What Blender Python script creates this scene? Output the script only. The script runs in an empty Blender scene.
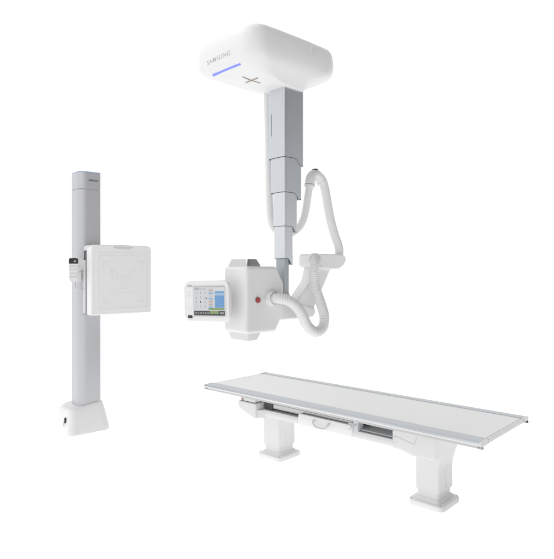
import bpy, bmesh, math
from math import radians as R, sin, cos, pi
from mathutils import Vector, Matrix, noise

sc = bpy.context.scene
# ------------------------------------------------------------------ camera
cd = bpy.data.cameras.new('camera'); cam = bpy.data.objects.new('camera', cd)
sc.collection.objects.link(cam)
cam.location = (0, 0, 1.57); cam.rotation_euler = (R(90), 0, 0)
cd.sensor_fit = 'HORIZONTAL'; cd.sensor_width = 36; cd.lens = 36*557/554
cd.shift_y = -9.5/554; cd.clip_start = .05; cd.clip_end = 500
sc.camera = cam
# ------------------------------------------------------------------ world: white studio surround
w = bpy.data.worlds.new('World'); sc.world = w; w.use_nodes = True
nt = w.node_tree; nt.nodes.clear()
out = nt.nodes.new('ShaderNodeOutputWorld'); bg = nt.nodes.new('ShaderNodeBackground')
nt.links.new(bg.outputs[0], out.inputs[0])
tc = nt.nodes.new('ShaderNodeTexCoord')
def lobe(d, lo, hi, val):
    """a soft patch of the studio surround round direction d that adds val"""
    v = nt.nodes.new('ShaderNodeVectorMath'); v.operation = 'DOT_PRODUCT'
    nt.links.new(tc.outputs['Generated'], v.inputs[0]); v.inputs[1].default_value = Vector(d).normalized()
    m = nt.nodes.new('ShaderNodeMapRange'); m.interpolation_type = 'SMOOTHSTEP'
    m.inputs[1].default_value = lo; m.inputs[2].default_value = hi
    m.inputs[3].default_value = 0; m.inputs[4].default_value = val
    nt.links.new(v.outputs['Value'], m.inputs[0]); return m.outputs[0]
def add(a, b):
    m = nt.nodes.new('ShaderNodeMath'); m.operation = 'ADD'
    for i, q in enumerate((a, b)):
        if isinstance(q, float): m.inputs[i].default_value = q
        else: nt.links.new(q, m.inputs[i])
    return m.outputs[0]
acc = add(1.07, lobe((.66, -.42, .62), .42, .97, -1.05))     # dim side: front right
acc = add(acc, lobe((.5, -.38, .78), .6, .95, -.20))
acc = add(acc, lobe((-.78, -.62, .05), .86, .99, .10))
acc = add(acc, lobe((-.75, -.62, .15), .2, .95, -.16))          # added dim patch at front left, holds back left-facing whites
acc = add(acc, lobe((-.99, .07, 0), .80, .98, .06))
acc = add(acc, lobe((.40, -.91, -.1), .3, .95, .16))
acc = add(acc, lobe((.99, -.10, -.1), .80, .98, .05))
nt.links.new(acc, bg.inputs['Strength']); bg.inputs['Color'].default_value = (1, 1, 1, 1)
sc.view_settings.view_transform = 'Standard'; sc.view_settings.look = 'None'
sc.view_settings.exposure = 0; sc.view_settings.gamma = 1
# ------------------------------------------------------------------ studio lamp (large softbox, upper left)
ld = bpy.data.lights.new('softbox', 'AREA'); ld.shape = 'RECTANGLE'; ld.size = 4.5; ld.size_y = 4.0; ld.energy = 92
ld.color = (1, .995, .985)
lo = bpy.data.objects.new('softbox', ld); sc.collection.objects.link(lo)
lo.location = (-1.6, 3.2, 6.2)
lo.rotation_euler = (Vector((.1, 4.2, 0)) - lo.location).to_track_quat('-Z', 'Y').to_euler()

# ------------------------------------------------------------------ materials
def mat(name, col, rough=.4, metal=0., spec=.5, var=.0, scale=8., bump=0., bscale=400., emit=None, coat=0., aniso=None):
    m = bpy.data.materials.new(name); m.use_nodes = True
    n = m.node_tree; b = n.nodes['Principled BSDF']
    b.inputs['Base Color'].default_value = (*col, 1); b.inputs['Roughness'].default_value = rough
    b.inputs['Metallic'].default_value = metal; b.inputs['Specular IOR Level'].default_value = spec
    b.inputs['Coat Weight'].default_value = coat
    t = n.nodes.new('ShaderNodeTexCoord')
    if var:
        mp = n.nodes.new('ShaderNodeMapping'); n.links.new(t.outputs['Object'], mp.inputs[0])
        if aniso: mp.inputs['Scale'].default_value = aniso
        x = n.nodes.new('ShaderNodeTexNoise'); x.inputs['Scale'].default_value = scale; x.inputs['Detail'].default_value = 5
        n.links.new(mp.outputs[0], x.inputs[0])
        r = n.nodes.new('ShaderNodeMapRange'); r.inputs[3].default_value = 1-var; r.inputs[4].default_value = 1+var
        n.links.new(x.outputs[0], r.inputs[0])
        v = n.nodes.new('ShaderNodeVectorMath'); v.operation = 'SCALE'; v.inputs[0].default_value = col
        n.links.new(r.outputs[0], v.inputs['Scale']); n.links.new(v.outputs[0], b.inputs['Base Color'])
        r2 = n.nodes.new('ShaderNodeMapRange'); r2.inputs[3].default_value = rough*.85; r2.inputs[4].default_value = rough*1.15
        n.links.new(x.outputs[0], r2.inputs[0]); n.links.new(r2.outputs[0], b.inputs['Roughness'])
    if bump:
        x = n.nodes.new('ShaderNodeTexNoise'); x.inputs['Scale'].default_value = bscale
        n.links.new(t.outputs['Object'], x.inputs[0])
        p = n.nodes.new('ShaderNodeBump'); p.inputs['Strength'].default_value = bump; p.inputs['Distance'].default_value = .001
        n.links.new(x.outputs[0], p.inputs['Height']); n.links.new(p.outputs[0], b.inputs['Normal'])
    if emit:
        b.inputs['Emission Color'].default_value = (*emit[0], 1); b.inputs['Emission Strength'].default_value = emit[1]
    return m
M = {}
M['white'] = mat('white_plastic', (.75, .75, .75), .36, var=.012, bump=.15)
M['white2'] = mat('warm_white_plastic', (.835, .835, .835), .42, var=.012, bump=.15)
M['hose'] = mat('hose_plastic', (.74, .74, .74), .42, var=.015)
M['floor'] = mat('glowing_white_floor', (.84, .84, .84), .9, spec=.1, var=.004, scale=2, emit=((1, 1, 1), .60))  # even glow added to the floor so shadows on it clip to white
M['alu'] = mat('anodised_aluminium', (.62, .645, .68), .34, .75, var=.05, scale=6, aniso=(30, 30, .6))
M['alu_light'] = mat('light_aluminium', (.68, .70, .73), .32, .75, var=.05, scale=6, aniso=(30, 30, .6))
M['alu_dark'] = mat('dark_metal', (.42, .45, .48), .38, .7, var=.03, scale=6)  # darker metal for the innermost column and tray guides
M['post'] = mat('silver_paint', (.53, .535, .555), .34, .4, var=.012, scale=5, bump=.1, bscale=900)
M['steel'] = mat('steel', (.5, .5, .5), .3, .9, var=.03, scale=12)
M['chrome'] = mat('satin_silver', (.60, .61, .625), .36, .7, var=.02, scale=10)
M['mat'] = mat('tabletop_laminate', (.87, .875, .875), .5, var=.008, scale=3, bump=.1)
M['rail'] = mat('rail_aluminium', (.50, .525, .55), .36, .55, var=.015, scale=4, aniso=(20, .5, 20))
M['black'] = mat('black_plastic', (.015, .015, .016), .35)
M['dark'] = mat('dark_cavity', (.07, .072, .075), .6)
M['grey'] = mat('grey_plastic', (.42, .43, .44), .45)
M['lgrey'] = mat('light_grey_plastic', (.62, .63, .64), .45)
M['line'] = mat('printed_grey_line', (.71, .71, .72), .5)
M['letter'] = mat('pale_grey_lettering', (.70, .70, .72), .5)
M['dletter'] = mat('dark_lettering', (.05, .055, .07), .5)
M['brown'] = mat('brown_mark', (.30, .25, .21), .5)
M['red'] = mat('red_plastic', (.34, .02, .025), .3, coat=.4)
M['led'] = mat('blue_light', (.1, .13, .6), .3, emit=((.16, .20, .85), .75))
M['topblue'] = mat('blue_edge', (.25, .33, .55), .3, emit=((.2, .3, .7), .12))
def scr(name, c, e=.33): return mat(name, tuple(x*.5 for x in c), .15, emit=(c, e))
M['s_bg'] = scr('screen_white', (.70, .71, .73)); M['s_blue'] = scr('screen_blue', (.16, .36, .68))
M['s_sky'] = scr('screen_pale_blue', (.38, .56, .78)); M['s_grey'] = scr('screen_grey', (.35, .36, .38))
M['s_dark'] = scr('screen_dark', (.06, .06, .06)); M['s_green'] = scr('screen_green', (.25, .38, .16))
M['s_orange'] = scr('screen_orange', (.66, .55, .50)); M['s_key'] = scr('screen_key', (.74, .75, .76))

# ------------------------------------------------------------------ helpers
def link(name, bm, mats, parent=None, sharp=35, smooth=True, wn=True):
    bmesh.ops.recalc_face_normals(bm, faces=bm.faces[:]) if bm.faces else None
    me = bpy.data.meshes.new(name); bm.to_mesh(me); bm.free()
    if not isinstance(mats, (list, tuple)): mats = [mats]
    for m in mats: me.materials.append(m)
    if smooth:
        me.polygons.foreach_set('use_smooth', [True]*len(me.polygons))
        me.set_sharp_from_angle(angle=R(sharp))
    o = bpy.data.objects.new(name, me); sc.collection.objects.link(o)
    if parent: o.parent = parent
    if smooth and wn:
        md = o.modifiers.new('wn', 'WEIGHTED_NORMAL'); md.keep_sharp = True
    return o
def thing(name, label, cat, loc, rz):
    o = bpy.data.objects.new(name, None); sc.collection.objects.link(o); o.empty_display_size = .1
    o.location = loc; o.rotation_euler = (0, 0, R(rz)); o['label'] = label; o['category'] = cat
    return o
def addbox(bm, x0, x1, y0, y1, z0, z1, bev=0., seg=3, mi=0):
    t = bmesh.new()
    bmesh.ops.create_cube(t, size=1)
    for v in t.verts:
        v.co = Vector(((x0+x1)/2+v.co.x*(x1-x0), (y0+y1)/2+v.co.y*(y1-y0), (z0+z1)/2+v.co.z*(z1-z0)))
    if bev: bmesh.ops.bevel(t, geom=t.edges[:], offset=bev, segments=seg, profile=.5, affect='EDGES')
    merge(bm, t, mi)
def merge(bm, t, mi=None, mx=None):
    if mx: bmesh.ops.transform(t, matrix=mx, verts=t.verts[:])
    if mi is not None:
        for f in t.faces: f.material_index = mi
    me = bpy.data.meshes.new('t'); t.to_mesh(me); t.free(); bm.from_mesh(me); bpy.data.meshes.remove(me)
def rnd(poly, rad, seg=6):
    """round the corners of a 2d polygon"""
    n = len(poly); o = []
    if not isinstance(rad, (list, tuple)): rad = [rad]*n
    for i in range(n):
        p = Vector(poly[i]); a = Vector(poly[i-1])-p; b = Vector(poly[(i+1) % n])-p; r = rad[i]
        if r <= 1e-6: o += [tuple(p)]*(seg+1); continue
        ang = a.angle(b); d = min(r/math.tan(ang/2), a.length*.49, b.length*.49); r = d*math.tan(ang/2)
        a.normalize(); b.normalize()
        c = p+(a+b).normalized()*(r/sin(ang/2)); s = p+a*d-c; e = p+b*d-c
        tot = s.angle_signed(e) if s.length and e.length else 0
        for k in range(seg+1):
            t = -tot*k/seg; q = Vector((s.x*cos(t)-s.y*sin(t), s.x*sin(t)+s.y*cos(t)))
            o.append(tuple(c+q))
    return o
def loft(bm, rings, cap=True, mi=0, closed=True):
    vs = [[bm.verts.new(p) for p in r] for r in rings]; n = len(rings[0])
    for a, b in zip(vs, vs[1:]):
        for i in range(n if closed else n-1):
            j = (i+1) % n
            try: f = bm.faces.new((a[i], a[j], b[j], b[i])); f.material_index = mi
            except ValueError: pass
    if cap:
        for r in (vs[0], vs[-1]):
            try: f = bm.faces.new(r); f.material_index = mi
            except ValueError: pass
def dedupe(bm): bmesh.ops.remove_doubles(bm, verts=bm.verts[:], dist=1e-5)
def prism(poly, ax, lo, hi, bev=0., seg=2, rad=None, rseg=6):
    """2d polygon extruded along axis ax ('x': poly is y,z; 'y': x,z; 'z': x,y), rims bevelled"""
    if rad is not None: poly = rnd(poly, rad, rseg)
    bm = bmesh.new()
    q = []
    for p in poly:
        if not q or (Vector(p)-Vector(q[-1])).length > 1e-5: q.append(p)
    if (Vector(q[0])-Vector(q[-1])).length < 1e-5: q.pop()
    n = len(q); ar = sum(q[i-1][0]*q[i][1]-q[i][0]*q[i-1][1] for i in range(n)); sg = 1 if ar > 0 else -1
    def inset(d):
        o = []
        for i in range(n):
            p = Vector(q[i]); e0 = (p-Vector(q[i-1])).normalized(); e1 = (Vector(q[(i+1) % n])-p).normalized()
            n0 = Vector((-e0.y, e0.x))*sg; n1 = Vector((-e1.y, e1.x))*sg; m = n0+n1
            m = m*(2/max(m.length_squared, .5)) if m.length > 1e-6 else n0
            o.append(p+m*d)
        return o
    def P(p, t): return {'x': (t, p[0], p[1]), 'y': (p[0], t, p[1]), 'z': (p[0], p[1], t)}[ax]
    if lo > hi: lo, hi = hi, lo
    prf = [(bev*(1-sin(pi/2*k/seg)), bev*(1-cos(pi/2*k/seg))) for k in range(seg+1)] if bev else [(0, 0)]
    rings = [[P(p, lo+dz) for p in inset(d)] for d, dz in prf]+[[P(p, hi-dz) for p in inset(d)] for d, dz in reversed(prf)]
    loft(bm, rings); dedupe(bm)
    return bm
def cyl(bm, c, ax, r, lo, hi, seg=24, bev=0., mi=0):
    t = prism([(c[0]+r*cos(2*pi*k/seg), c[1]+r*sin(2*pi*k/seg)) for k in range(seg)], ax, lo, hi, bev)
    merge(bm, t, mi)
def rect(x0, x1, y0, y1): return [(x0, y0), (x1, y0), (x1, y1), (x0, y1)]
def catmull(pts, step):
    P = [Vector(p) for p in pts]; P = [P[0]*2-P[1]]+P+[P[-1]*2-P[-2]]; o = []
    for i in range(1, len(P)-2):
        a, b, c, d = P[i-1:i+3]; n = 24
        for k in range(n):
            t = k/n
            o.append(.5*((2*b)+(c-a)*t+(2*a-5*b+4*c-d)*t*t+(3*b-a-3*c+d)*t**3))
    o.append(P[-2]); L = [0]
    for p, q in zip(o, o[1:]): L.append(L[-1]+(q-p).length)
    n = max(2, int(L[-1]/step)); r = []; j = 0
    for k in range(n+1):
        s = L[-1]*k/n
        while j < len(o)-2 and L[j+1] < s: j += 1
        f = (s-L[j])/max(L[j+1]-L[j], 1e-9); r.append(o[j].lerp(o[j+1], min(f, 1)))
    return r
def tube(bm, pts, rad, step=.0025, seg=20, rib=0., pitch=.011, mi=0):
    C = catmull(pts, step); up = Vector((0, 0, 1)); rings = []; nrm = None
    for i, p in enumerate(C):
        t = (C[min(i+1, len(C)-1)]-C[max(i-1, 0)]).normalized()
        if nrm is None:
            nrm = t.orthogonal().normalized()
        nrm = (nrm-t*nrm.dot(t)).normalized(); bn = t.cross(nrm)
        s = i*step; ph = (s/pitch) % 1
        r = rad - (rib*(1-min(1, abs(ph-.5)*2/.55))if rib else 0)
        rings.append([p+(nrm*cos(2*pi*k/seg)+bn*sin(2*pi*k/seg))*r for k in range(seg)])
    loft(bm, rings, mi=mi)
def text(name, s, size, width, mx, m, parent, ext=.0004, spacing=1.0):
    cu = bpy.data.curves.new('t', 'FONT'); cu.body = s; cu.size = size; cu.extrude = ext; cu.align_x = 'CENTER'; cu.align_y = 'CENTER'
    cu.offset = size*.006; cu.space_character = 1.12
    t = bpy.data.objects.new('t', cu); sc.collection.objects.link(t)
    dg = bpy.context.evaluated_depsgraph_get(); dg.update()
    me = bpy.data.meshes.new_from_object(t.evaluated_get(dg)); bpy.data.objects.remove(t)
    xs = [v.co.x for v in me.vertices]; k = width/(max(xs)-min(xs))
    for v in me.vertices: v.co = mx @ Vector((v.co.x*k, v.co.y, v.co.z))
    me.name = name; me.materials.clear(); me.materials.append(m)
    o = bpy.data.objects.new(name, me); sc.collection.objects.link(o); o.parent = parent
    return o

# ------------------------------------------------------------------ setting
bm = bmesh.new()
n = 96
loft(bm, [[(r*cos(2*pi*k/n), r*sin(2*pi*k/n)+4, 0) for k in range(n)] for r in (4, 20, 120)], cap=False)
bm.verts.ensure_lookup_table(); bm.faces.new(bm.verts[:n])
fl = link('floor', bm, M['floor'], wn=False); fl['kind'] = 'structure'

# ================================================================== PATIENT TABLE
tb = thing('examination_table', 'long white radiography table with flat top and silver side rails on two pedestals', 'medical table', (.65, 4.05, 0), 47.8)
X0, X1, Y0, Y1 = -.268, .54, -.955, 1.50
bm = bmesh.new(); addbox(bm, -.15, .452, Y0+.008, Y1-.008, .548, .566, .003)
addbox(bm, -.158, .46, Y0, Y0+.022, .545, .5685, .003); addbox(bm, -.158, .46, Y1-.022, Y1, .545, .5685, .003)
top = link('table_top', bm, M['white'], tb)
bm = prism(rect(-.1525, .4545, Y0+.024, Y1-.024), 'z', .5665, .5682, .0006, 1, rad=.012)
link('top_surface', bm, M['mat'], top)
def railprof(s, x):   # cross-section in x,z ; s=+1 outer side is towards -x
    pr = [(.115, .572), (.018, .572), (.006, .567), (0, .559), (0, .551), (.010, .5455), (.030, .543), (.115, .543)]
    return [(x+s*a, b) for a, b in pr]
for s, x in ((1, X0), (-1, X1)):
    wv = railprof(s, x)
    if s < 0: wv = [(x-(a if a < .05 else .085), b) for a, b in [(.115, .572), (.018, .572), (.006, .567), (0, .559), (0, .551), (.010, .5455), (.030, .543), (.115, .543)]]
    b2 = prism(wv, 'y', Y0+.004, Y1-.004, 0)
    rl = link('side_rail', b2, M['rail'], tb)
    b3 = prism([(x-s*.0015+s*a, z) for a, z in [(.0, .5605), (.0, .5495), (.004, .5495), (.004, .5605)]], 'y', Y0+.012, Y1-.012, 0)
    link('edge_highlight', b3, M['white'], rl)  # white strip stands in for the highlight along the aluminium edge
    # accessory slot rail hanging under the edge
    bm = bmesh.new(); addbox(bm, min(x+s*.018, x+s*.034), max(x+s*.018, x+s*.034), Y0+.02, Y1-.02, .529, .5435, .002)
    link('accessory_rail', bm, M['steel'], rl)
    for yy, d in ((Y0, 1), (Y1, -1)):
        b4 = prism([(x+s*(a*1.0), z) for a, z in [(.10, .5735), (.018, .5735), (.004, .569), (-.0025, .560), (-.0025, .549), (.010, .5435), (.10, .5435)]], 'y', min(yy, yy+d*.012), max(yy, yy+d*.012), .0015)
        link('rail_end_cap', b4, M['white'], rl)
        bm = bmesh.new(); cyl(bm, (x+s*.02, .536), 'y', .008, min(yy-d*.004, yy+d*.03), max(yy-d*.004, yy+d*.03), 16, .001)
        link('end_stop', bm, M['black'] if s < 0 else M['grey'], rl)
# frame under the top
bm = bmesh.new()
addbox(bm, -.02, .33, -.60, 1.20, .505, .5435, .004)
link('top_carrier', bm, M['lgrey'], tb)
# long lower beam
def beamprof(): return [(-.03, .392), (-.036, .372), (-.034, .350), (-.02, .336), (.05, .330), (.24, .330), (.25, .34), (.25, .392)]
b = prism(rnd(beamprof(), [.002, .01, .01, .012, .01, .008, .008, .002], 4), 'y', -.42, 1.01, .002, 1)
beam = link('lower_beam', b, M['white'], tb)
bm = bmesh.new()
addbox(bm, .215, .245, -.42, 1.02, .392, .506, .002)
link('rear_wall', bm, M['lgrey'], tb)
# drawer front with bow handle (image receptor tray)
b = prism([(-.034, .426), (-.040, .400), (-.042, .372), (-.037, .345), (-.02, .337), (-.01, .337), (-.01, .426)], 'y', .10, .615, .003, 2)
dr = link('drawer_front', b, M['white2'], tb)
bm = bmesh.new()
tube(bm, [(-.036, .305, .404), (-.054, .305, .400), (-.064, .310, .386), (-.064, .330, .366), (-.064, .365, .360), (-.064, .40, .360), (-.064, .425, .367), (-.064, .445, .386), (-.054, .450, .400), (-.036, .450, .404)], .0055, .004, 12)
link('drawer_handle', bm, M['lgrey'], dr)
bm = bmesh.new()
addbox(bm, .0, .21, .12, .92, .408, .420, .003); addbox(bm, .0, .008, .12, .92, .408, .446, .002); addbox(bm, .03, .19, .55, .84, .4205, .448, .008)
link('receptor_tray', bm, M['steel'], tb)
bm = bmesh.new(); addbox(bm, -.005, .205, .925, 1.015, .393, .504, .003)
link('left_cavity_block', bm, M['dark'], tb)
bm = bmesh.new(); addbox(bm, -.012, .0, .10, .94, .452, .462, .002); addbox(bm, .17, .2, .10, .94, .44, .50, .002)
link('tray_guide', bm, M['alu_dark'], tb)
# latch bracket
bm = bmesh.new()
addbox(bm, -.045, .03, .045, .085, .392, .505, .003); addbox(bm, -.05, -.03, .085, .125, .395, .45, .004)
br = link('latch_bracket', bm, M['lgrey'], tb)
bm = bmesh.new(); cyl(bm, (.105, .425), 'x', .012, -.066, -.05, 20, .002); link('latch_knob', bm, M['white'], br)
bm = bmesh.new(); cyl(bm, (.065, .44), 'x', .007, -.05, -.045, 16, .001); cyl(bm, (.065, .47), 'x', .005, -.05, -.045, 16, .001); link('latch_screw', bm, M['grey'], br)
# open side bay
bm = bmesh.new()
addbox(bm, .0, .21, -.235, .04, .394, .404, .002); addbox(bm, .1, .212, -.235, .04, .4045, .50, .003)
link('side_bay', bm, M['lgrey'], tb)
bm = bmesh.new(); addbox(bm, -.02, .09, -.225, .03, .4045, .411, .001)
link('bay_mat', bm, M['grey'], tb)
# control panel right
b = prism([(-.031, -.235), (-.031, -.30), (-.090, -.42), (-.090, -.435), (.2, -.435), (.2, -.235)], 'z', .3925, .455, .003, 2)
cp = link('side_panel', b, M['white'], tb)
bm = bmesh.new(); addbox(bm, -.0325, -.03, -.30, -.24, .418, .4205, 0)
link('panel_seam', bm, M['grey'], cp)

def pedestal(y0, y1, right):
    """one leg of the table: foot plate, tapered lower cover, column"""
    root = None
    x0, x1 = -.022, .185
    yc = (y0+y1)/2; xc = (x0+x1)/2; hx = (x1-x0)/2; hy = (y1-y0)/2
    bm = bmesh.new(); rings = []
    for z, g, r in ((.033, .012, .03), (.048, .006, .028), (.058, -.008, .022), (.085, -.010, .018), (.105, 0, .014), (.25, 0, .014), (.29, .0, .014), (.34, .0, .014)):
        e = .018*max(0, (z-.25)/.09)**1.5 if right else 0
        rings.append([(p[0], p[1], z) for p in rnd(rect(xc-hx-g, xc+hx+g+e*.4, yc-hy-g-e, yc+hy+g), r, 5)])
    loft(bm, rings); dedupe(bm)
    pc = link('pedestal', bm, M['white'], tb, sharp=50)
    bm = bmesh.new(); rings = []
    for z, g in ((.0, .0), (.022, .0), (.030, -.004), (.034, -.014)):
        rings.append([(p[0], p[1], z) for p in rnd(rect(xc-hx-.042-g*.0+g*-1*0+(-g), xc+hx+.042+g, yc-hy-.042-g, yc+hy+.042+g), .045, 6)])
    loft(bm, rings); dedupe(bm)
    fp = link('foot_plate', bm, M['white2'], pc)
    for sx in (-1, 1):
        for sy in (-1, 1):
            bm = bmesh.new(); cyl(bm, (xc+sx*(hx+.017), yc+sy*(hy+.017)), 'z', .006, .030, .0355, 12)
            link('foot_bolt', bm, M['steel'], pc)
    for zz in ((.12, .27) if right else (.12,)):
        bm = bmesh.new(); cyl(bm, (x0+.11, zz), 'y', .0055, y0-.0025, y0+.002, 12)
        link('cover_screw', bm, M['lgrey'], pc)
    # vertical cover seams on the end face
    for xx in ((x0+.075, x0+.155) if not right else (x0+.09,)):
        bm = bmesh.new(); addbox(bm, xx, xx+.0022, y0-.0012, y0+.002, .107, .27, 0)
        link('cover_seam', bm, M['letter'], pc)
    return pc
pedestal(-.575, -.402, True)
pedestal(.835, 1.015, False)
# right head housing flaring over the column
bm = bmesh.new(); rings = []
for z, i, x1, yn in ((.3335, .016, .186, -.586), (.336, .007, .190, -.590), (.342, .002, .195, -.594), (.352, 0, .203, -.597), (.375, 0, .222, -.600), (.41, 0, .243, -.601), (.46, 0, .262, -.602), (.515, 0, .272, -.602), (.528, .004, .268, -.598)):
    rings.append([(p[0], p[1], z) for p in rnd([(-.104+i, yn), (x1, yn), (x1, -.24), (-.0345+i, -.24), (-.0345+i, -.275), (-.104+i, -.425)], [.022, .03, .02, .002, .05, .05], 6)])
loft(bm, rings); dedupe(bm)
rh = link('head_housing', bm, M['white'], tb, sharp=60)
pth = [p for p in rnd([(-.1043, -.60), (-.1043, -.425), (-.0348, -.275), (-.0348, -.24)], [0, .05, .05, 0], 6) if -.45 < p[1] < -.23]
bm = bmesh.new(); tube(bm, [(x, y, .419) for x, y in pth]+[(-.1043, -.44, .422), (-.1043, -.452, .445), (-.1043, -.455, .47)] if pth[0][1] > pth[-1][1] else [(-.1043, -.455, .47), (-.1043, -.452, .445), (-.1043, -.44, .422)]+[(x, y, .419) for x, y in pth], .0013, .004, 8)
link('cover_seam', bm, M['grey'], rh, wn=False)
# left head housing
b = prism([(1.03, .447), (1.236, .447), (1.244, .43), (1.236, .388), (1.205, .372), (1.06, .322), (1.03, .318)], 'x', -.100, .25, .012, 4, rad=[.014, .018, .02, .02, .03, .02, .014], rseg=4)
lh = link('head_housing', b, M['white'], tb, sharp=50)
b = prism(rect(-.092, .24, 1.045, 1.225), 'z', .4515, .478, .005, 2, rad=.012)
link('switch_cover', b, M['white'], lh)
bm = bmesh.new(); addbox(bm, -.088, .24, 1.05, 1.22, .446, .4522, 0); link('cover_gap', bm, M['dark'], lh)
bm = bmesh.new(); cyl(bm, (1.19, .464), 'x', .008, -.096, -.091, 16, .001); link('red_button', bm, M['red'], lh)
b = prism([(-.099, 1.045), (-.026, .985), (-.0, .83), (.24, .83), (.24, 1.045)], 'z', .324, .391, .004, 2)
link('column_collar', b, M['white'], tb)

# ================================================================== WALL STAND
ws = thing('wall_stand', 'tall silver wall stand post with white foot, holding a square white detector panel', 'x-ray stand', (-1.85, 5.4, 0), 40.7)
def postplan(x0, x1, y0, y1):
    return rnd(rect(x0-.004, x1, y0, y1+.035), [.075, .018, .03, .09], 14)
bm = prism(postplan(-.062, .150, .0, .235), 'z', .05, 2.352, .001, 1)
post = link('post', bm, M['post'], ws, sharp=40)
bm = prism(postplan(-.058, .146, .004, .231), 'z', 2.351, 2.362, 0); link('shadow_gap', bm, M['grey'], post)
bm = prism(postplan(-.062, .150, .0, .235), 'z', 2.361, 2.520, .001, 1)
cap = link('post_cap', bm, M['post'], ws)
bm = prism(postplan(-.060, .148, .002, .233), 'z', 2.5195, 2.5285, .003, 2); link('top_plate', bm, M['topblue'], cap)
FY = lambda x, z, y: Matrix(((1, 0, 0, x), (0, 0, -1, y), (0, 1, 0, z), (0, 0, 0, 1)))     # text facing -y
text('lettering', 'SAMSUNG', .030, .098, FY(.072, 2.443, -.0006), M['dletter'], cap)
# foot
bm = bmesh.new(); rings = []
for z, l, r_, f, bk, rr in ((0, -.182, .235, -.055, .33, .085), (.015, -.186, .239, -.058, .33, .09), (.05, -.185, .233, -.056, .33, .09), (.14, -.178, .213, -.046, .32, .088), (.20, -.172, .200, -.036, .31, .086), (.250, -.166, .188, -.026, .30, .08), (.272, -.158, .179, -.018, .295, .075), (.279, -.148, .170, -.010, .285, .065), (.280, -.135, .160, -.004, .27, .055)):
    rings.append([(p[0], p[1], z*(1-1.25*max(0, -.01-p[0]))) for p in rnd([(l, f), (r_, f), (r_, bk), (l, bk)], [rr*.72, rr, rr, rr*.8], 8)])
loft(bm, rings); dedupe(bm)
ft = link('foot_cover', bm, M['white2'], ws, sharp=60)
bm = bmesh.new()
b = prism(rnd(rect(.045, .075, .105, .155), .011, 5), 'x', -.188, -.174, .001); merge(bm, b)
link('power_socket', bm, M['black'], ft)
bm = bmesh.new(); tube(bm, [(-.190, .06, .125), (-.194, .062, .11), (-.193, .08, .085), (-.189, .085, .075)], .004, .004, 8); link('socket_lever', bm, M['steel'], ft)
# carriage between post and detector
bm = bmesh.new(); addbox(bm, -.012, .12, -.06, .004, 1.20, 1.74, .006)
link('carriage', bm, M['lgrey'], ws)
# detector housing: front slab
b = prism(rect(-.02, .610, 1.137, 1.812), 'y', -.165, -.055, .014, 4, rad=[.016, .016, .045, .05], rseg=8)
# detector slab, its polygon is (x, z)
det = link('detector_panel', b, M['white2'], ws, sharp=60)
b = prism(rect(.028, .588, 1.168, 1.742), 'y', -.1668, -.160, .0012, 1, rad=.008, rseg=4)
link('front_plate', b, M['white2'], det)
b = prism(rect(-.020, .60, 1.752, 1.811), 'y', -.085, .045, .010, 3, rad=[.012, .012, .045, .045], rseg=8)
link('top_cover', b, M['white'], det)
# grip recess in the top edge
b = prism([(.20, 1.790), (.235, 1.776), (.37, 1.776), (.405, 1.790), (.405, 1.797), (.20, 1.797)], 'y', -.1672, -.150, .001, 1, rad=.006, rseg=3)
link('grip', b, M['lgrey'], det)
bm = bmesh.new()
b = prism(rect(.22, .39, 1.800, 1.8145), 'y', -.150, -.075, .003, 2, rad=.004, rseg=3); merge(bm, b)
link('grip_top', bm, M['chrome'], det)
def strokes(lines, y, wd=.0022, th=.0006):
    bm = bmesh.new()
    for l in lines:
        for (a, c), (p, q) in zip(l, l[1:]):
            d = Vector((p-a, q-c)); n_ = Vector((-d.y, d.x)).normalized()*wd/2
            c4 = [(a+n_.x, c+n_.y), (p+n_.x, q+n_.y), (p-n_.x, q-n_.y), (a-n_.x, c-n_.y)]
            loft(bm, [[(u, y, v) for u, v in c4], [(u, y+th, v) for u, v in c4]])
    return bm
L = []
L.append([(.058, 1.20), (.558, 1.20), (.558, 1.712), (.058, 1.712), (.058, 1.20)])
cx, cz = .308, 1.452
for sx in (-1, 1):
    for sz in (-1, 1):
        a = lambda u, v: (cx+sx*u, cz+sz*v)
        L.append([a(.205, .20), a(.165, .165)]); L.append([a(.12, .20), a(.205, .20), a(.205, .12)]); L.append([a(.15, .125), a(.11, .095)])
L.append([(cx-.026, cz-.062), (cx+.026, cz-.062), (cx+.026, cz+.062), (cx-.026, cz+.062), (cx-.026, cz-.062)])
L.append([(cx-.008, cz), (cx+.008, cz)]); L.append([(cx, cz-.008), (cx, cz+.008)])
L.append([(cx-.125, cz+.06), (cx-.125, cz+.125), (cx-.09, cz+.125), (cx-.065, cz+.09), (cx-.065, cz+.03), (cx-.125, cz+.03)])
L.append([(cx+.125, cz+.125), (cx+.065, cz+.13), (cx+.065, cz+.03), (cx+.125, cz+.03)]); L.append([(cx+.085, cz+.105), (cx+.12, cz+.105)])
L.append([(cx-.09, cz-.12), (cx, cz-.095), (cx+.09, cz-.12)])
link('alignment_marks', strokes(L, -.1676, .0026), M['line'], det, wn=False)
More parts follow.
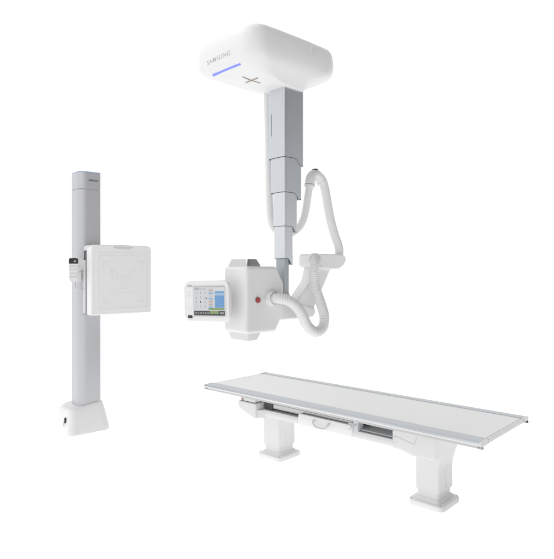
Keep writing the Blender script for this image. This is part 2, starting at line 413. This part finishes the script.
# side tray slot and rails at the left side of the detector
bm = bmesh.new(); addbox(bm, -.026, -.012, -.054, -.040, 1.145, 1.752, .002); link('tray_slot', bm, M['grey'], det)
bm = bmesh.new(); addbox(bm, -.028, .0, -.053, -.016, 1.668, 1.755, .002); link('slot_opening', bm, M['black'], det)
bm = bmesh.new(); addbox(bm, -.034, .02, -.042, -.012, 1.15, 1.667, .003); link('side_rail', bm, M['white'], det)
bm = bmesh.new(); addbox(bm, -.036, .0, -.050, -.002, 1.132, 1.149, .003); link('rail_end', bm, M['grey'], det)
bm = bmesh.new(); addbox(bm, -.026, .55, -.004, .02, 1.17, 1.74, .006); link('rear_shell', bm, M['lgrey'], det)
bm = bmesh.new()
for (z0, z1) in ((1.385, 1.55),):
    tube(bm, [(-.034, -.035, z1), (-.075, -.035, z1), (-.098, -.022, z1-.006), (-.108, -.01, z1-.02), (-.11, -.008, (z0+z1)/2), (-.108, -.01, z0+.02), (-.098, -.022, z0+.006), (-.075, -.035, z0), (-.034, -.035, z0)], .0055, .004, 12)
link('side_grip', bm, M['chrome'], det)
# remote holder
bm = bmesh.new()
addbox(bm, -.135, -.02, -.016, .012, 1.57, 1.685, .006); addbox(bm, -.115, -.06, -.03, .0, 1.46, 1.60, .006)
link('remote_holder', bm, M['white'], ws)

# ------------------------------------------------------------------ handset hanging on the stand
RX, RY = -.168, -.119
a_ = R(40.7)
wx = -1.85+RX*cos(a_)-RY*sin(a_); wy = 5.4+RX*sin(a_)+RY*cos(a_)
hs = thing('remote_control', 'small white remote control handset with black top window and keypad, clipped beside the detector', 'remote control', (wx, wy, 1.457), 14)
b = prism(rnd([(-.034, .0), (.034, .0), (.040, .10), (.040, .222), (-.040, .222), (-.040, .10)], [.028, .028, .05, .016, .016, .05], 6), 'y', -.012, .014, .004, 3)
link('handset_body', b, M['white'], hs, sharp=60)
b = prism(rect(-.0412, .0412, .172, .2235), 'y', -.0135, .0100, .002, 2, rad=[.003, .003, .016, .016], rseg=5)
dw = link('display_window', b, M['black'], hs)
bm = bmesh.new(); addbox(bm, .004, .022, -.0145, -.013, .188, .202, 0); link('window_mark', bm, M['grey'], dw)
bm = bmesh.new(); cyl(bm, (0, .118), 'y', .011, -.0145, -.011, 20, .001); link('round_key', bm, M['letter'], hs)
for r_ in range(4):
    for c in range(3):
        if r_ == 1 and c == 1: continue
        bm = bmesh.new(); zz = (.148, .118, .080, .048)[r_]
        addbox(bm, -.032+c*.022+.0, -.032+c*.022+.019, -.0136, -.0115, zz-.007, zz+.007, .001)
        link('key', bm, M['lgrey'], hs)

# ================================================================== CEILING SUSPENSION
cu = thing('ceiling_x_ray_unit', 'white ceiling mounted x-ray unit with silver telescopic column, touch display and cable hoses', 'x-ray machine', (.05, 3.45, 0), 43)
BX0, BX1, BY0, BY1 = -.388, .325, -.158, .43
def bodyring(z, ins, r, bow, shift=(0, 0)):
    p = rnd(rect(BX0+ins[0], BX1-ins[1], BY0+ins[2], BY1-ins[3]), r, 10)
    # subdivide long sides and bow them outwards
    out_ = []
    cx = (BX0+BX1)/2; cy = (BY0+BY1)/2
    for i in range(len(p)):
        a = Vector(p[i]); b = Vector(p[(i+1) % len(p)])
        nn = 10 if i % 11 == 10 else 1
        for k in range(nn): out_.append(a.lerp(b, k/nn))
    res = []
    for q in out_:
        u = (q.x-cx)/((BX1-BX0)/2); v = (q.y-cy)/((BY1-BY0)/2)
        q = Vector((q.x+(bow*(1-v*v) if u > 0 else -bow*(1-v*v))*min(1, abs(u)), q.y+(bow*(1-u*u) if v > 0 else -bow*(1-u*u))*min(1, abs(v))))
        res.append((q.x, q.y, z))
    return res
def I(a, b=None, c=None, d=None): return (a, a if b is None else b, a if c is None else c, a if d is None else d)
prof = [(2.960, I(.055), .07), (2.960, I(.036), .08), (2.955, I(.022), .085), (2.945, I(.013), .09), (2.925, I(.006), .092), (2.895, I(.002), .094), (2.86, I(0), .095), (2.825, I(.001, .005, .001, .006), .096),
        (2.800, I(.004, .018, .004, .022), .098), (2.782, I(.009, .040, .008, .050), .10), (2.768, I(.014, .066, .013, .085), .105), (2.756, I(.020, .092, .018, .120), .11), (2.745, I(.027, .116, .024, .155), .11), (2.733, I(.036, .140, .031, .190), .11),
        (2.719, I(.050, .168, .039, .230), .105), (2.703, I(.078, .198, .047, .27), .095), (2.687, I(.135, .222, .055, .305), .075), (2.673, I(.225, .242, .060, .335), .05), (2.664, I(.288, .252, .065, .352), .035)]
bm = bmesh.new()
loft(bm, [bodyring(z, i, r, .016) for z, i, r in prof]); dedupe(bm)
body = link('ceiling_housing', bm, M['white'], cu, sharp=75, wn=False)
# status light: follows the lower front slope of the housing
def xsurf(z):
    for (za, ia, _), (zb, ib, _) in zip(prof, prof[1:]):
        if zb <= z <= za: t = (za-z)/(za-zb); return BX0+ia[0]+(ib[0]-ia[0])*t
def xs(y, z):
    v = (y-(BY0+BY1)/2)/((BY1-BY0)/2); x = xsurf(z); u = abs((x-(BX0+BX1)/2)/((BX1-BX0)/2)); return x-.016*(1-v*v)*min(1, u)
def strip(y0, y1, z0, z1, th=.002, n=16):
    bm = bmesh.new(); rings = []
    for k in range(n+1):
        y = y0+(y1-y0)*k/n
        rings.append([(xs(y, z1)-th, y, z1), (xs(y, z0)-th, y, z0-.0005), (xs(y, z0)+.004, y, z0), (xs(y, z1)+.004, y, z1)])
    loft(bm, rings); return bm
link('status_light', strip(-.02, .242, 2.742, 2.750), M['led'], body, wn=False)
Mx = Matrix(((0, 0, -1, -.4035), (-1, 0, 0, .225), (0, 1, 0, 2.866), (0, 0, 0, 1)))
lt = text('lettering', 'SAMSUNG', .040, .225, Matrix.Identity(4), M['letter'], body)
for v_ in lt.data.vertices:
    y_ = .150-v_.co.x; z_ = 2.820+v_.co.y*.9; v_.co = (xs(y_, z_)-.0006, y_, z_)
# crossed centring mark on the underside
def zbot(x, y=0):
    for (za, ia, _), (zb, ib, _) in zip(prof, prof[1:]):
        a = BX0+ia[0]; b2_ = BX0+ib[0]
        if a <= x <= b2_: return za+(zb-za)*(x-a)/(b2_-a)
    return 2.664
bm = bmesh.new()
for p, q in (((-.315, .032), (-.210, -.006)), ((-.262, .065), (-.262, -.045))):
    p = Vector(p); q = Vector(q); d = (q-p).normalized(); n_ = Vector((-d.y, d.x))*.0028
    rings = []
    for k in range(9):
        c = p.lerp(q, k/8); rings.append([(c.x+s*n_.x, c.y+s*n_.y, zbot(c.x+s*n_.x+.018)-t) for s, t in ((1, .0012), (-1, .0012), (-1, -.003), (1, -.003))])
    loft(bm, rings)
link('centring_mark', bm, M['brown'], body, wn=False)
bm = bmesh.new()
addbox(bm, .055, .0575, BY0-.0168, BY0-.012, 2.845, 2.925, 0); addbox(bm, .085, .0868, BY0-.0165, BY0-.012, 2.88, 2.925, 0)
addbox(bm, .0575, .085, BY0-.0168, BY0-.012, 2.923, 2.925, 0)
link('cover_seam', bm, M['line'], body, wn=False)
bm = bmesh.new(); addbox(bm, .196, .198, BY0-.0115, BY0-.002, 2.80, 2.84, 0)
link('cover_seam', bm, M['line'], body, wn=False)
bm = bmesh.new(); cyl(bm, (-.372, .10), 'z', .008, 2.940, 2.953, 12, .001); link('mounting_screw', bm, M['grey'], body)

# telescopic column sections: x0,x1,y0,y1,ztop,zbottom, drop
secs = [(-.096, .070, -.094, .060, 2.67, 2.250, .040, M['alu']),
        (-.092, .057, -.090, .046, 2.30, 2.040, .036, M['alu']),
        (-.088, .024, -.086, .028, 2.09, 1.836, .032, M['alu_light']),
        (-.085, -.010, -.083, .022, 1.88, 1.640, .034, M['alu_light'])]
for x0, x1, y0, y1, zt, zb, dr_, m in secs:
    pl_ = rnd(rect(x0, x1, y0, y1), [.016, .010, .010, .026], 6)
    wd = x1-x0
    def drop(x, y):    # the bottom edge hangs lower towards +x
        a = x0+wd*(.60 if wd > .1 else .45); b_ = x0+wd*(.84 if wd > .1 else .80)
        t = min(1, max(0, (x-a)/(b_-a))); t = t*t*(3-2*t)*.35+t*.65
        return dr_*t
    # refine plan so that the drop reads
    P2 = []
    for i in range(len(pl_)):
        a = Vector(pl_[i]); b_ = Vector(pl_[(i+1) % len(pl_)]); nn = 24 if (b_-a).length > .03 else 1
        for k in range(nn): P2.append(a.lerp(b_, k/nn))
    c_ = Vector(((x0+x1)/2, (y0+y1)/2))
    def ins(p, d):
        v = Vector((min(max(p.x, x0+d), x1-d), min(max(p.y, y0+d), y1-d))); return v
    bm = bmesh.new()
    loft(bm, [[(p.x, p.y, zt) for p in P2], [(p.x, p.y, zb+.045-dr_) if False else (p.x, p.y, zb-drop(p.x, p.y)) for p in P2],
              [(ins(p, .0035).x, ins(p, .0035).y, zb-drop(p.x, p.y)) for p in P2], [(ins(p, .0035).x, ins(p, .0035).y, zb+.05) for p in P2]])
    s_ = link('column_section', bm, m, cu, sharp=30)
    # dark sealing lip just inside the lower rim
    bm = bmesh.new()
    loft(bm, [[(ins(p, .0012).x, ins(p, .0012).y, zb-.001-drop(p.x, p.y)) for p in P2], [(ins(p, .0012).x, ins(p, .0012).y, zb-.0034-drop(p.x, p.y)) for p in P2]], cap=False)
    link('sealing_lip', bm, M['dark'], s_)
    if zt > 2.6:
        bm = bmesh.new(); addbox(bm, x0-.0008, x0+.002, .020, .0235, 2.385, 2.52, 0)
        link('cover_slit', bm, M['dark'], s_)
# innermost column
b = prism([(-.078, -.077), (-.040, -.077), (-.040, .0), (-.078, .0)], 'z', 1.36, 1.70, 0, rad=.006)
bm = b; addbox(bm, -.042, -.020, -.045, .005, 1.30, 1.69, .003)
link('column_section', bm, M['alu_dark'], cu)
b = prism(rnd([(-.105, 1.36), (-.04, 1.36), (-.04, 1.40), (-.07, 1.44), (-.10, 1.46), (-.105, 1.46)], .01, 4), 'y', -.10, -.02, .002, 2)
link('column_clamp', b, M['grey'], cu)

# yoke: lower beam, diagonal arm and upper block
b = prism([(-.16, 1.268), (.185, 1.272), (.205, 1.30), (.20, 1.33), (.02, 1.374), (-.16, 1.374)], 'y', -.07, .04, .012, 3, rad=[.016, .02, .02, .02, .03, .016], rseg=4)
yk = link('yoke_arm', b, M['white2'], cu, sharp=50)
b = prism([(.03, 1.36), (.19, 1.31), (.36, 1.575), (.42, 1.60), (.20, 1.60), (.165, 1.50)], 'y', -.06, .03, .010, 3, rad=[.03, .03, .03, .02, .02, .04], rseg=4)
link('diagonal_arm', b, M['white2'], cu, sharp=50)
b = prism([(.165, 1.673), (.45, 1.674), (.49, 1.665), (.50, 1.635), (.47, 1.60), (.425, 1.578), (.36, 1.575), (.27, 1.58), (.165, 1.59)], 'y', -.075, .045, .008, 3, rad=[.02, .03, .03, .03, .03, .02, .014, .014, .02], rseg=4)
blk = link('hose_block', b, M['white2'], cu, sharp=50)
bm = bmesh.new(); addbox(bm, .165, .25, -.079, -.06, 1.5915, 1.5945, .0008)
link('block_seam', bm, M['grey'], blk)
# tube head
b = prism([(-.418, 1.213), (-.193, 1.213), (-.126, 1.322), (-.126, 1.49), (-.186, 1.591), (-.418, 1.591)], 'y', -.128, .080, .020, 6, rad=[.024, .024, .03, .03, .024, .024], rseg=5)
th = link('tube_head', b, M['white'], cu, sharp=60)
for z0, z1, up in ((1.586, 1.632, 1), (1.224, 1.172, -1)):
    bm = bmesh.new(); rings = []
    for z, g in ((z0, 0), (z0+(z1-z0)*.25, .001), (z1-(z1-z0)*.04, .014), (z1, .018)):
        rings.append([(p[0], p[1], z) for p in rnd([(-.402+g, -.112+g), (-.292-g*1.2, -.112+g), (-.292-g*1.2, .062-g*.6), (-.402+g, .062-g*.6)], .014, 4)])
    loft(bm, rings); dedupe(bm); link('end_cap', bm, M['chrome'], th, sharp=50)
bm = bmesh.new(); cyl(bm, (-.337, 1.401), 'y', .0155, -.139, -.128, 28, .003)
bt = link('stop_button', bm, M['red'], th)
bm = bmesh.new(); cyl(bm, (-.337, 1.401), 'y', .0185, -.1300, -.127, 28, .0005); link('button_ring', bm, M['grey'], th)
bm = bmesh.new(); cyl(bm, (-.287, 1.406), 'y', .008, -.1295, -.126, 20, .0005); link('small_key', bm, M['letter'], th)
bm = bmesh.new()
for y, r_ in ((0, 0),):
    rings = []
    for yy, rr in ((-.120, .050), (-.127, .0475), (-.137, .044), (-.148, .041), (-.1525, .0375), (-.145, .034)):
        rings.append([(-.228+rr*cos(2*pi*k/32), yy, 1.409+rr*sin(2*pi*k/32)) for k in range(32)])
    loft(bm, rings)
link('hose_port', bm, M['white'], th, sharp=60)
# mount between head and column
b = prism([(-.21, 1.30), (-.10, 1.30), (-.085, 1.40), (-.11, 1.46), (-.21, 1.50)], 'y', -.085, .06, .012, 3, rad=.02, rseg=4)
link('head_mount', b, M['white2'], cu, sharp=50)

# touch display on the front of the tube head
PM = Matrix.Translation((-.520, .090, 1.394)) @ Matrix.Rotation(R(12), 4, 'Z') @ Matrix.Rotation(R(-2), 4, 'X') @ Matrix(((0, 0, -1, 0), (-1, 0, 0, 0), (0, 1, 0, 0), (0, 0, 0, 1)))
# in PM space: x right, y up, z towards the viewer of the display
def pbox(x0, x1, y0, y1, z0, z1, m, name, parent, bev=0, rad=None):
    b = prism(rect(x0, x1, y0, y1), 'z', z0, z1, bev, 3, rad=rad, rseg=7) if rad else None
    if b is None: b = bmesh.new(); addbox(b, x0, x1, y0, y1, z0, z1, bev)
    bmesh.ops.transform(b, matrix=PM, verts=b.verts[:]); return link(name, b, m, parent, sharp=60)
PM = PM @ Matrix.Diagonal((.90, .985, 1, 1))
dp = pbox(-.190, .190, -.118, .118, -.010, .020, M['white'], 'control_display', cu, .010, .045)
pbox(-.176, .170, -.092, .092, .0185, .0212, M['lgrey'], 'bezel', dp, .0006, .026)
pbox(-.172, -.106, -.086, .086, .0205, .0222, M['white'], 'keypad_strip', dp, .0005, .016)
pbox(-.150, -.118, .084, .094, .0205, .0245, M['grey'], 'strip_clip', dp, .001)
pbox(-.150, -.116, -.098, -.082, .0205, .026, M['black'], 'strip_clip', dp, .001)
bm = bmesh.new(); names = ['s_bg', 's_blue', 's_sky', 's_grey', 's_dark', 's_green', 's_orange', 's_key', 'grey']; idx = {k: i for i, k in enumerate(names)}
def q(x0, x1, y0, y1, k, z=.0225):
    f = bm.faces.new([bm.verts.new(p) for p in ((x0, y0, z), (x1, y0, z), (x1, y1, z), (x0, y1, z))]); f.material_index = idx[k]
sx0, sx1, sy0, sy1 = -.100, .160, -.084, .084
q(sx0, sx1, sy0, sy1, 's_bg', .0220)
def u(x): return sx0+(sx1-sx0)*x
def v(y): return sy1-(sy1-sy0)*y
def qq(x0, x1, y0, y1, k, z=.0225): q(u(x0), u(x1), v(y1), v(y0), k, z)
qq(0, 1, .0, .015, 's_grey'); qq(.03, .2, .06, .10, 's_grey'); qq(.22, .30, .07, .09, 's_grey'); qq(.33, .40, .07, .09, 's_grey')
for r_ in range(4):
    for c in range(3):
        x = .03+c*.145; y = .16+r_*.155
        qq(x, x+.12, y, y+.12, 's_key'); 
        qq(x+.045, x+.07, y+.02, y+.06, 's_grey', .0229); qq(x+.03, x+.085, y+.075, y+.09, 's_grey', .0229)
qq(.22, .25, .50, .55, 's_dark', .0231); qq(.41, .435, .38, .43, 's_dark', .0231)
for r_ in range(7):
    y = .10+r_*.095
    qq(.49, .64, y, y+.07, ('s_orange', 's_sky', 's_bg', 's_sky', 's_orange', 's_orange', 's_sky')[r_]); qq(.51, .60, y+.028, y+.042, 's_grey', .0229)
qq(.68, .98, .04, .14, 's_key'); qq(.70, .98, .17, .23, 's_blue'); qq(.68, .98, .23, .30, 's_sky'); qq(.69, .98, .31, .72, 's_blue')
for k in range(4): qq(.72, .95, .38+k*.08, .385+k*.08, 's_sky', .0229)
qq(.48, .98, .73, .80, 's_green'); qq(0.01, .99, .83, .985, 's_dark'); qq(.52, .80, .83, .93, 's_green', .0229); 
for k in range(6): qq(.05+k*.08, .10+k*.08, .88, .93, 's_grey', .0229)
qq(.84, .96, .87, .93, 's_grey', .0229)
bmesh.ops.transform(bm, matrix=PM, verts=bm.verts[:])
link('screen', bm, [M[k] for k in names], dp, smooth=False)
for (x0, y0) in ((-.150, .045), (-.135, .045), (-.150, .025), (-.135, .025), (-.150, -.045), (-.138, -.052), (-.128, -.058)):
    bm = bmesh.new(); addbox(bm, x0, x0+.009, y0, y0+.013, .0220, .0228, 0)
    bmesh.ops.transform(bm, matrix=PM, verts=bm.verts[:]); link('strip_key', bm, M['letter'], dp)
b = prism(rect(-.07, .07, -.065, .065), 'z', -.105, -.009, .006, 3, rad=.02); bmesh.ops.transform(b, matrix=PM, verts=b.verts[:])
link('display_mount', b, M['white2'], dp, sharp=60)

# cable hoses
bm = bmesh.new()
tube(bm, [(-.228, -.128, 1.409), (-.215, -.165, 1.408), (-.187, -.185, 1.403), (-.145, -.197, 1.387), (-.096, -.20, 1.354), (-.053, -.20, 1.305), (.002, -.19, 1.238), (.072, -.19, 1.196), (.146, -.18, 1.216), (.168, -.175, 1.28), (.149, -.17, 1.348), (.127, -.16, 1.413), (.107, -.15, 1.48), (.093, -.155, 1.546), (.112, -.150, 1.603), (.150, -.120, 1.634), (.188, -.075, 1.64)], .0315, .0018, 24, .0031, .0115)
link('cable_hose', bm, M['hose'], cu, sharp=80, wn=False)
bm = bmesh.new(); tube(bm, [(.150, -.115, 1.636), (.170, -.095, 1.639), (.188, -.07, 1.64)], .039, .004, 24); link('hose_collar', bm, M['white'], blk, sharp=50)
bm = bmesh.new()
tube(bm, [(.462, -.02, 1.63), (.478, -.03, 1.69), (.463, -.03, 1.745), (.432, -.03, 1.80), (.407, -.03, 1.857), (.383, -.03, 1.92), (.369, -.03, 1.97), (.355, -.03, 2.025), (.341, -.03, 2.079), (.318, -.03, 2.14), (.285, -.03, 2.175)], .029, .0018, 24, .0015, .0115)
link('cable_hose', bm, M['hose'], cu, sharp=80, wn=False)
bm = bmesh.new()
tube(bm, [(.196, -.03, 2.150), (.189, -.03, 2.11), (.185, -.02, 2.053), (.186, .0, 1.965), (.178, .02, 1.887), (.158, .055, 1.832), (.115, .105, 1.80), (.062, .14, 1.822), (.028, .155, 1.878), (.016, .16, 1.986), (.010, .16, 2.145), (.004, .16, 2.464), (-.006, .158, 2.72)], .0235, .0018, 20, .0012, .0115)
link('cable_hose', bm, M['hose'], cu, sharp=80, wn=False)
bm = bmesh.new()
tube(bm, [(.189, -.03, 2.115), (.196, -.03, 2.150), (.215, -.03, 2.176), (.243, -.03, 2.186), (.275, -.03, 2.172), (.305, -.03, 2.145)], .0325, .004, 24)
hb = link('hose_bend', bm, M['white'], cu, sharp=60, wn=False)
bm = bmesh.new(); b = prism(rect(.222, .252, -.048, -.018), 'z', 2.214, 2.2205, .001, 1, rad=.006); merge(bm, b); link('hose_clip', bm, M['black'], hb)
for p, q_ in (((.296, -.03, 2.153), (.308, -.03, 2.140)), ((.1885, -.03, 2.112), (.1875, -.03, 2.10))):
    bm = bmesh.new(); tube(bm, [p, q_], .0345, .004, 24); link('hose_collar', bm, M['white'], hb, sharp=50)
